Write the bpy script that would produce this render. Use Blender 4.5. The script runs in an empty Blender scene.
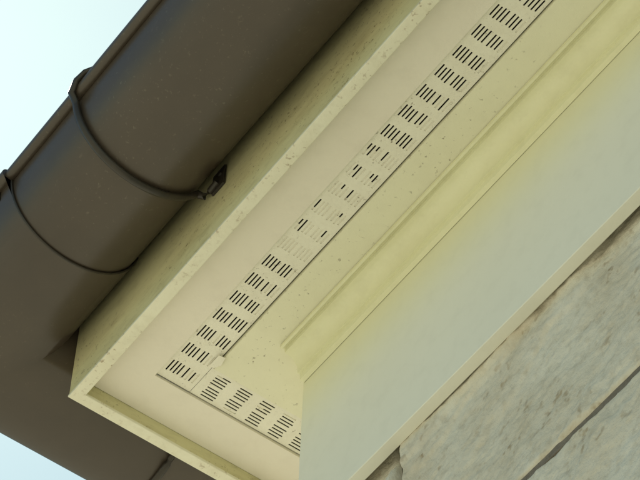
import bpy, bmesh, math, random
from mathutils import Vector, Matrix, noise
random.seed(7)
sc=bpy.context.scene
sc.view_settings.view_transform='Standard'
try: sc.view_settings.look='None'
except Exception: pass
sc.view_settings.exposure=0
L=5.0
GZ=-3.85

# ---------------------------------------------------------------- materials
def mat(name,base,stain=None,stain_amt=.3,stain_scale=12,rough=.55,spec=.4,bump=.15,bscale=300,
        specks=0,speck_col=(.16,.12,.07),speck_scale=220,stretch=(1,1,1),metal=0,detail=5,zgrad=None,bdist=.002):
    m=bpy.data.materials.new(name);m.use_nodes=True
    n=m.node_tree.nodes;l=m.node_tree.links
    b=n['Principled BSDF']
    b.inputs['Roughness'].default_value=rough
    b.inputs['Specular IOR Level'].default_value=spec
    b.inputs['Metallic'].default_value=metal
    tc=n.new('ShaderNodeTexCoord');mp=n.new('ShaderNodeMapping')
    mp.inputs['Scale'].default_value=stretch
    l.new(tc.outputs['Object'],mp.inputs['Vector'])
    def nz(scale,det=6,rg=.6,vec=None):
        t=n.new('ShaderNodeTexNoise');t.inputs['Scale'].default_value=scale
        t.inputs['Detail'].default_value=det;t.inputs['Roughness'].default_value=rg
        l.new((vec or mp.outputs['Vector']),t.inputs['Vector']);return t
    def ramp(src,a,bb,ca=(0,0,0,1),cb=(1,1,1,1)):
        r=n.new('ShaderNodeValToRGB');r.color_ramp.elements[0].position=a;r.color_ramp.elements[1].position=bb
        r.color_ramp.elements[0].color=ca;r.color_ramp.elements[1].color=cb
        l.new(src,r.inputs['Fac']);return r
    def mix(f,a,bb):
        x=n.new('ShaderNodeMix');x.data_type='RGBA'
        if hasattr(f,'links'): l.new(f,x.inputs[0])
        else: x.inputs[0].default_value=f
        for v,i in ((a,6),(bb,7)):
            if hasattr(v,'links'): l.new(v,x.inputs[i])
            else: x.inputs[i].default_value=(*v,1)
        return x.outputs[2]
    st=stain or tuple(c*.7 for c in base)
    if zgrad:   # paints warm eave bounce light into the base colour towards the top
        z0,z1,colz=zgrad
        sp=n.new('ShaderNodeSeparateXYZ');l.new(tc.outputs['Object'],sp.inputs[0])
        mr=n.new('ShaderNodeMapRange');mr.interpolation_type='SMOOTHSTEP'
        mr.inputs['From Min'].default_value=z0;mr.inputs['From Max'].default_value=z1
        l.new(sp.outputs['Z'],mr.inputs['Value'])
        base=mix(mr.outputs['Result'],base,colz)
    t=nz(stain_scale,detail,.65)
    r=ramp(t.outputs['Fac'],.38,.72,(0,0,0,1),(stain_amt,)*3+(1,))
    col=mix(r.outputs['Color'],base,st)
    t2=nz(stain_scale*7,3,.6)
    r2=ramp(t2.outputs['Fac'],.5,.75,(0,0,0,1),(stain_amt*.6,)*3+(1,))
    col=mix(r2.outputs['Color'],col,tuple(c*.75 for c in st))
    if specks:
        t3=nz(speck_scale,2,.7,tc.outputs['Object'])
        r3=ramp(t3.outputs['Fac'],.64-.03*specks,.74-.03*specks,(0,0,0,1),(.8,)*3+(1,))
        mm=n.new('ShaderNodeMath');mm.operation='MULTIPLY'
        r4=ramp(t.outputs['Fac'],.42,.62)
        l.new(r3.outputs['Color'],mm.inputs[0]);l.new(r4.outputs['Color'],mm.inputs[1])
        col=mix(mm.outputs[0],col,speck_col)
    l.new(col,b.inputs['Base Color'])
    if bump:
        bt=nz(bscale,3,.6)
        bp=n.new('ShaderNodeBump');bp.inputs['Strength'].default_value=bump;bp.inputs['Distance'].default_value=bdist
        l.new(bt.outputs['Fac'],bp.inputs['Height']);l.new(bp.outputs['Normal'],b.inputs['Normal'])
    return m

M_fascia=mat('fascia_paint',(.68,.64,.38),(.40,.34,.17),.55,9,specks=.9,rough=.5,stretch=(.5,.5,1.5))
M_lip=mat('drip_edge_paint',(.80,.78,.62),(.60,.52,.34),.35,12,specks=2.0,speck_col=(.30,.21,.12),speck_scale=150,rough=.5)
M_soff=mat('soffit_paint',(.82,.77,.66),(.70,.62,.51),.22,5,specks=0,rough=.6,speck_scale=160)
M_soff_in=mat('soffit_inner_paint',(.80,.78,.59),(.66,.62,.43),.2,5,specks=.05,rough=.6,speck_scale=160)
M_vent=mat('vent_plastic',(.84,.81,.69),(.62,.56,.43),.22,30,specks=.4,rough=.5)
M_mould=mat('moulding_paint',(.81,.80,.55),(.64,.60,.36),.25,8,specks=0,rough=.45)
M_frieze=mat('frieze_paint',(.82,.81,.70),(.70,.69,.57),.2,6,specks=0,rough=.42,bump=.08,bscale=120,zgrad=(-.15,-.02,(.80,.78,.54)))  # yellow upper part is bounce light under the eave, put into the colour
M_gut=mat('gutter_coating',(.058,.045,.033),(.10,.078,.056),.5,8,rough=.34,spec=.5,bump=.05,bscale=50,specks=.5,speck_col=(.13,.11,.08),stretch=(.4,.4,1))
M_strap=mat('bracket_coating',(.032,.028,.022),(.06,.045,.03),.5,30,rough=.35,bump=.1)
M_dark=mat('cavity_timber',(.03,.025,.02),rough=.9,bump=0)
M_tile=mat('roof_tile',(.10,.06,.045),(.06,.05,.04),.5,5,rough=.8)
M_mortar=mat('mortar',(.22,.19,.15),(.09,.07,.05),.6,40,rough=.95,bump=.5,bscale=400)
M_stone=mat('sandstone',(.70,.67,.57),(.50,.41,.27),.6,12,rough=.9,spec=.2,bump=.8,bdist=.0025,bscale=130,specks=1.6,speck_col=(.34,.26,.16),speck_scale=70,stretch=(1,1,1),detail=9)
M_ground=mat('pale_paving',(.55,.52,.41),(.43,.40,.30),.5,1.5,rough=.9,bump=0)

# ---------------------------------------------------------------- helpers
def empty(name):
    e=bpy.data.objects.new(name,None);sc.collection.objects.link(e);return e
def finish(bm,name,mt,parent,ang=32,smooth=True):
    bmesh.ops.remove_doubles(bm,verts=bm.verts,dist=1e-6)
    bmesh.ops.recalc_face_normals(bm,faces=bm.faces)
    if smooth:
        for f in bm.faces:f.smooth=True
        for e in bm.edges:
            if len(e.link_faces)==2: e.smooth=e.calc_face_angle(3.2)<math.radians(ang)
    me=bpy.data.meshes.new(name);bm.to_mesh(me);bm.free()
    o=bpy.data.objects.new(name,me);sc.collection.objects.link(o)
    me.materials.append(mt)
    if parent:o.parent=parent
    return o
def rnd(poly,r=.0015,n=3):
    out=[]
    N=len(poly)
    for i in range(N):
        p=Vector(poly[i]);a=Vector(poly[i-1]);b=Vector(poly[(i+1)%N])
        da=(a-p).normalized();db=(b-p).normalized()
        rr=min(r,(a-p).length*.45,(b-p).length*.45)
        p0=p+da*rr;p1=p+db*rr
        for k in range(n+1):
            t=k/n;out.append(tuple(p0*(1-t)**2+p*2*t*(1-t)+p1*t*t))
    return out
def sweepL(name,prof,mt,parent,closed=True,xe=L,ye=L,side=True,x0=None,segs=1,ang=32):
    """profile (outward, z) swept along the eave: front run (+X) then mitred into the side run (+Y)"""
    bm=bmesh.new();rings=[]
    st=[]
    for k in range(segs): st.append(('f',k/segs))
    st.append(('c',0))
    if side: st.append(('s',0))
    for kind,t in st:
        ring=[]
        for o,z in prof:
            cx=-o if x0 is None else x0
            if kind=='f': v=(xe+(cx-xe)*t,-o,z)
            elif kind=='c': v=(cx,-o,z)
            else: v=(-o,ye,z)
            ring.append(bm.verts.new(v))
        rings.append(ring)
    n=len(prof);m=n if closed else n-1
    for a,b in zip(rings,rings[1:]):
        for i in range(m):
            j=(i+1)%n
            bm.faces.new((a[i],a[j],b[j],b[i]))
    if closed:
        bm.faces.new(rings[0]);bm.faces.new(rings[-1])
    return finish(bm,name,mt,parent,ang)
def box(name,a,b,mt,parent,bev=.001):
    bm=bmesh.new();bmesh.ops.create_cube(bm,size=1)
    for v in bm.verts:
        v.co=Vector([(a[i]+b[i])/2+v.co[i]*(b[i]-a[i]) for i in range(3)])
    if bev:bmesh.ops.bevel(bm,geom=bm.edges[:],offset=bev,segments=2,affect='EDGES')
    return finish(bm,name,mt,parent)
def rod(name,pts,r,mt,parent,flat=1.0,n=10):
    pts=[Vector(p) for p in pts];bm=bmesh.new();rings=[]
    for i,p in enumerate(pts):
        d=(pts[min(i+1,len(pts)-1)]-pts[max(i-1,0)]).normalized()
        u=Vector((1,0,0)) if abs(d.x)<.9 else Vector((0,1,0))
        v=d.cross(u).normalized();u=v.cross(d).normalized()
        rings.append([bm.verts.new(p+u*math.cos(2*math.pi*k/n)*r+v*math.sin(2*math.pi*k/n)*r*flat) for k in range(n)])
    for a,b in zip(rings,rings[1:]):
        for k in range(n): bm.faces.new((a[k],a[(k+1)%n],b[(k+1)%n],b[k]))
    bm.faces.new(rings[0]);bm.faces.new(rings[-1])
    return finish(bm,name,mt,parent,50)

house=empty('stone_house');gutter=empty('rain_gutter');vent=empty('soffit_vent')

# ---------------------------------------------------------------- eave boards
sweepL('fascia_board',rnd([(.158,-.0168),(.170,-.0168),(.170,.118),(.158,.118)],.0008),M_fascia,house,segs=1)
sweepL('fascia_drip_edge',rnd([(.1575,-.0205),(.1708,-.0205),(.1708,-.0165),(.1575,-.0165)],.0012),M_lip,house)
sweepL('soffit_outer_board',[(.1085,0),(.1575,0),(.1575,.006),(.1085,.006)],M_soff,house)
sweepL('soffit_inner_board',rnd([(-.010,0),(.0655,0),(.0655,.007),(-.010,.007)],.0008),M_soff_in,house)
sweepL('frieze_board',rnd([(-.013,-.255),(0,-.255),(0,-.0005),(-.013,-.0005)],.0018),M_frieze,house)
# moulding profile (ovolo with fillets)
mp=[(.0005,-.0008),(.031,-.0008),(.031,-.0045),(.0285,-.0050),(.0285,-.0030),(.0255,-.0030),(.0250,-.0085)]
for k in range(9):
    a=math.radians(90*k/8); mp.append((.0225-.014*math.sin(a), -.0085-.018*(1-math.cos(a))))
mp+= [(.0085,-.0285),(.0055,-.0285),(.0050,-.036),(.0005,-.0375)]
sweepL('cornice_moulding',mp,M_mould,house,side=False,x0=.001,ang=25)

# ---------------------------------------------------------------- vent strip with real slots
def vent_run(name,u0,u1,axis,detail_end,openfn,seed):
    """u along the run, o = outward position .1075 -> .067"""
    rs=random.Random(seed)
    o0,o1=.1072,.0672
    slots=[]
    for base in (.0035,.0220):
        for k in range(4):
            a=base+k*.0041; slots.append((a,a+.0017))
    rows=[0]+[x for s in slots for x in s]+[o0-o1]
    bm=bmesh.new()
    def P(u,d,z):
        o=o0-d
        return (u,-o,z) if axis=='x' else (-o,u,z)
    def quad(ua,ub,da,db,z):
        bm.faces.new([bm.verts.new(P(*c)) for c in ((ua,da,z),(ub,da,z),(ub,db,z),(ua,db,z))])
    zt=.0032
    pitch=.0278;sl=.0155
    for si in range(len(rows)-1):
        da,db=rows[si],rows[si+1]
        if si%2==0:
            quad(u0,u1,da,db,zt)
        else:
            row=(si-1)//2
            u=u0+.010;prev=u0
            while u+sl<detail_end:
                j1=rs.uniform(-.0010,.0010);j2=rs.uniform(-.0012,.0008)
                a,b=u+j1,u+sl+j2
                quad(prev,a,da,db,zt)
                hs=openfn(u,row,rs)
                for dd in (da,db):
                    bm.faces.new([bm.verts.new(P(*c)) for c in ((a,dd,zt),(b,dd,zt),(b,dd,zt+.0009),(a,dd,zt+.0009))])
                for uu in (a,b):
                    bm.faces.new([bm.verts.new(P(*c)) for c in ((uu,da,zt),(uu,db,zt),(uu,db,zt+.0009),(uu,da,zt+.0009))])
                if hs<1:  # clogged with paint: partly or entirely
                    quad(a,b-(b-a)*hs,da,db,zt+.0008)
                prev=b;u+=pitch
            quad(prev,u1,da,db,zt)
    for dd in (0,o0-o1):
        bm.faces.new([bm.verts.new(P(*c)) for c in ((u0,dd,zt),(u1,dd,zt),(u1,dd,zt+.003),(u0,dd,zt+.003))])
    return finish(bm,name,M_vent,vent,smooth=False)
def op_main(u,row,rs):
    r=rs.random()
    outer=row<4
    if row==7 and rs.random()<.6: return 0
    if u<.09: p=.93 if outer else .80
    elif u<.24: p=.33 if row in (1,2) else .03
    else: p=1 if outer else .88
    if r<p: return 1.0
    return 0.0 if r<p+(1-p)*.6 else rs.uniform(.3,.8)
def op_ret(u,row,rs):
    if row==7 and rs.random()<.5: return 0
    return 1.0 if rs.random()<.90 else rs.uniform(0,.8)
vent_run('front_strip',-.1072,L,'x',1.6,op_main,3)
vent_run('return_strip',-.0668,L,'y',.8,op_ret,5)
# torn corner lap where the two strips meet
bm=bmesh.new()
pts=[(-.066,-.071,.0022),(-.048,-.0715,.0010),(-.044,-.066,-.0032),(-.055,-.0635,-.0022),(-.065,-.066,.0012)]
bm.faces.new([bm.verts.new(p) for p in pts])
o=finish(bm,'lapped_corner',M_vent,vent,smooth=False)
s=o.modifiers.new('t','SOLIDIFY');s.thickness=.0008
# dark cavity over the vents
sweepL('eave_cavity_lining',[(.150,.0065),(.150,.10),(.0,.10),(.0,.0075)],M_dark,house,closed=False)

# ---------------------------------------------------------------- gutter
GC=(.25,.100);GR=.075
def gprof(r,th,bead):
    p=[(.1715,.1165),(.1722,.108)]
    for k in range(2,41):
        a=math.radians(-180+180*k/40);p.append((GC[0]+r*math.cos(a),GC[1]+r*math.sin(a)))
    bc=(GC[0]+r+bead*.55,GC[1]+.002)
    for k in range(1,15):
        a=math.radians(-160+300*k/14);p.append((bc[0]+bead*math.cos(a),bc[1]+bead*math.sin(a)))
    for k in range(39):
        a=math.radians(0-180*k/40);p.append((GC[0]+(r-th)*math.cos(a),GC[1]+(r-th)*math.sin(a)))
    p+=[(.1737,.108),(.1730,.1165)]
    return p
SE=-.056
sweepL('front_trough',gprof(GR,.0015,.0065),M_gut,gutter,side=False,x0=SE-.02,ang=60)
sweepL('corner_piece',gprof(GR+.0022,.0015,.0072),M_gut,gutter,xe=SE,ye=L,ang=60)
def arc(x,r,a0,a1,n=28,axis='x'):
    out=[]
    for k in range(n+1):
        a=math.radians(a0+(a1-a0)*k/n);oo=GC[0]+r*math.cos(a);z=GC[1]+r*math.sin(a)
        out.append((x,-oo,z) if axis=='x' else (-oo,x,z))
    return out
rod('joint_lip',arc(SE,GR+.0016,0,-172),.0014,M_strap,gutter)
def bracket(x,axis='x',i=0):
    tr=(lambda x,o,z:(x,-o,z)) if axis=='x' else (lambda x,o,z:(-o,x,z))
    pts=[tr(x+.030,GC[0]+GR+.004,GC[1]+.011),tr(x+.022,GC[0]+GR+.009,GC[1]+.011),tr(x+.012,GC[0]+GR+.0125,GC[1]+.006),tr(x+.003,GC[0]+GR+.0115,GC[1]-.004)]
    pts+=arc(x,GR+.0042,-8,-150,30,axis)
    pts+=[tr(x+.001,.1800,.0585),tr(x+.004,.1760,.056),tr(x+.012,.1740,.0565),tr(x+.024,.1735,.060)]
    rod('bracket_strap_%d'%i,pts,.0042,M_strap,gutter,flat=.8)
    a=tr(x+.012,.1702,.050);b=tr(x+.034,.1728,.082)
    lo=[min(a[k],b[k]) for k in range(3)];hi=[max(a[k],b[k]) for k in range(3)]
    box('bracket_plate_%d'%i,lo,hi,M_strap,gutter,.001)
    rod('bracket_screw_%d'%i,[tr(x+.026,.1728,.072),tr(x+.026,.1745,.072)],.003,M_strap,gutter)
bracket(.066,'x',1)
for k in range(1,6): bracket(.066+.9*k,'x',k+1)
for k in range(5): bracket(-.02+.9*k,'y',k+10)

# ---------------------------------------------------------------- stone wall
def block(x0,x1,z0,z1,res,bm,seed,face=.018):
    nx=max(2,int((x1-x0)/res));nz=max(2,int((z1-z0)/res))
    off=Vector((seed*3.7,seed*1.3,seed*2.1));V={}
    W=x1-x0;H=z1-z0
    for i in range(nx+1):
        for j in range(nz+1):
            x=x0+W*i/nx;z=z0+H*j/nz
            e=min(x-x0,x1-x,z-z0,z1-z)
            p=Vector((x*7,0,z*11))+off
            wx=x+.03*noise.noise(Vector((x*14,z*14,3)))+.006*noise.noise(Vector((x*60,z*60,3)))
            wz=z+.03*noise.noise(Vector((x*14,z*14,9)))+.006*noise.noise(Vector((x*60,z*60,9)))
            q=Vector(((wx*.92+wz*.38)*6,0,(wz*.92-wx*.38)*17))+off
            h=noise.noise(p)*.004+noise.noise(p*5)*.0014+noise.noise(p*14)*.0009+noise.noise(p*30)*.0005
            for kk,(lev,am) in enumerate(((.05,.0034),(.28,.0030),(-.22,.0030))):
                t=noise.noise(q*.5+Vector((5,1+kk*.3,2)))
                h+=am/(1+math.exp(max(-30,min(30,-75*(t-lev)))))
            ed=min(1,max(0,e+.0012*noise.noise(p*9))/.004);h-=(1-ed)**2*.005
            wob=.0012*noise.noise(Vector((x*30,z*30,seed)))
            if e<.001: wob=.0009*noise.noise(Vector((x*30,z*2,1)))
            V[i,j]=bm.verts.new((x+wob,face+.004-h,z+wob))
    for i in range(nx):
        for j in range(nz):
            bm.faces.new((V[i,j],V[i+1,j],V[i+1,j+1],V[i,j+1]))
    def strip(idx):
        back=[bm.verts.new((V[k].co.x,face+.03,V[k].co.z)) for k in idx]
        for a in range(len(idx)-1): bm.faces.new((V[idx[a]],V[idx[a+1]],back[a+1],back[a]))
    strip([(i,0) for i in range(nx+1)]);strip([(i,nz) for i in range(nx+1)])
    strip([(0,j) for j in range(nz+1)]);strip([(nx,j) for j in range(nz+1)])
bm=bmesh.new();sd=1
block(.141,.86,-.4376,-.22,.0020,bm,1)
block(.022,.129,-.4376,-.22,.004,bm,2)
block(.022,.62,-.66,-.4408,.0020,bm,3)
block(.627,1.2,-.66,-.4408,.004,bm,4)
block(.865,1.5,-.4376,-.22,.006,bm,5)
x=1.505;sd=6
while x<L-.5: block(x,x+.55,-.4376,-.22,.03,bm,sd);x+=.556;sd+=1
x=1.207
while x<L-.5: block(x,x+.55,-.66,-.4408,.03,bm,sd);x+=.556;sd+=1
z=-.664;r=0
while z>GZ:
    x=.022;h=.23
    w=.3 if r%2 else .5
    while x<L-.3:
        block(x,x+w-.006,max(z-h+.006,GZ),z,.03,bm,sd);x+=w;sd+=1;w=random.uniform(.45,.65)
    z-=h;r+=1
finish(bm,'stone_front_wall',M_stone,house,ang=180)
box('mortar_bed',(.023,.0215,-.4440),(L-.25,.0268,-.4350),M_mortar,house,0)
box('mortar_backing',(.030,.027,GZ),(L-.2,.20,-.0),M_mortar,house,0)
bm=bmesh.new()
z=-.2;r=0
while z>GZ+.05:
    y=.05;w=.35 if r%2 else .5
    while y<L-.4:
        g=bmesh.ops.create_cube(bm,size=1)['verts']
        for v in g: v.co=Vector((.025+v.co.x*.016,y+w/2+v.co.y*(w-.008),z-.115+v.co.z*.222))
        y+=w;w=random.uniform(.4,.6)
    z-=.23;r+=1
finish(bm,'stone_side_wall',M_stone,house,smooth=False)
box('mortar_side_backing',(.026,.201,GZ),(.2,L-.2,-.0),M_mortar,house,0)
# hip roof
bm=bmesh.new()
e=-.205;zz=.122;S=L+.2;c=(S+e)/2;top=zz+(c-e)*.5
for dz in (0,.03):
    a=[bm.verts.new((x,y,zz+dz)) for x,y in ((e,e),(S,e),(S,S),(e,S))]
    t=bm.verts.new((c,c,top+dz))
    for k in range(4): bm.faces.new((a[k],a[(k+1)%4],t))
    if dz==0:a0=a
for k in range(4): bm.faces.new((a0[k],a0[(k+1)%4],a[(k+1)%4],a[k]))
finish(bm,'hip_roof',M_tile,house,smooth=False)

# ground
bm=bmesh.new();bmesh.ops.create_grid(bm,x_segments=8,y_segments=8,size=600)
for v in bm.verts: v.co.z=GZ-.004
finish(bm,'ground',M_ground,None,smooth=False)

# ---------------------------------------------------------------- light
el=math.radians(56);az=math.radians(-72)
sd_=Vector((math.sin(az)*math.cos(el),math.cos(az)*math.cos(el),math.sin(el)))
w=bpy.data.worlds.new('World');sc.world=w;w.use_nodes=True
n=w.node_tree.nodes;bg=n['Background'];sk=n.new('ShaderNodeTexSky');sk.sky_type='NISHITA'
sk.sun_disc=False;sk.sun_elevation=el;sk.sun_rotation=az;sk.air_density=1.0;sk.dust_density=.6
# white balance of the camera: slightly cool-green sky
mx=n.new('ShaderNodeMix');mx.data_type='RGBA';mx.blend_type='MULTIPLY';mx.inputs[0].default_value=1
mx.inputs[7].default_value=(.78,1.0,.90,1)
w.node_tree.links.new(sk.outputs[0],mx.inputs[6]);w.node_tree.links.new(mx.outputs[2],bg.inputs[0]);bg.inputs[1].default_value=.12
ld=bpy.data.lights.new('sun','SUN');ld.energy=5.0;ld.angle=math.radians(.5);ld.color=(1,.93,.77)
lo=bpy.data.objects.new('sun',ld);sc.collection.objects.link(lo)
lo.rotation_euler=(-sd_).to_track_quat('-Z','Y').to_euler()

# ---------------------------------------------------------------- camera
R=[[0.58914,0.807551,0.027848],[0.638108,-0.486115,0.597085],[0.495714,-0.333997,-0.801694]]
m=Matrix(((R[0][0],R[1][0],R[2][0]),(R[0][1],R[1][1],R[2][1]),(R[0][2],R[1][2],R[2][2]))).to_4x4()
m.translation=Vector((1.50226,-1.00041,-2.21816))
cd=bpy.data.cameras.new('camera');cd.sensor_width=36;cd.lens=2842.54/640*36;cd.clip_end=2000;cd.clip_start=.05
co=bpy.data.objects.new('camera',cd);sc.collection.objects.link(co);co.matrix_world=m
sc.camera=co
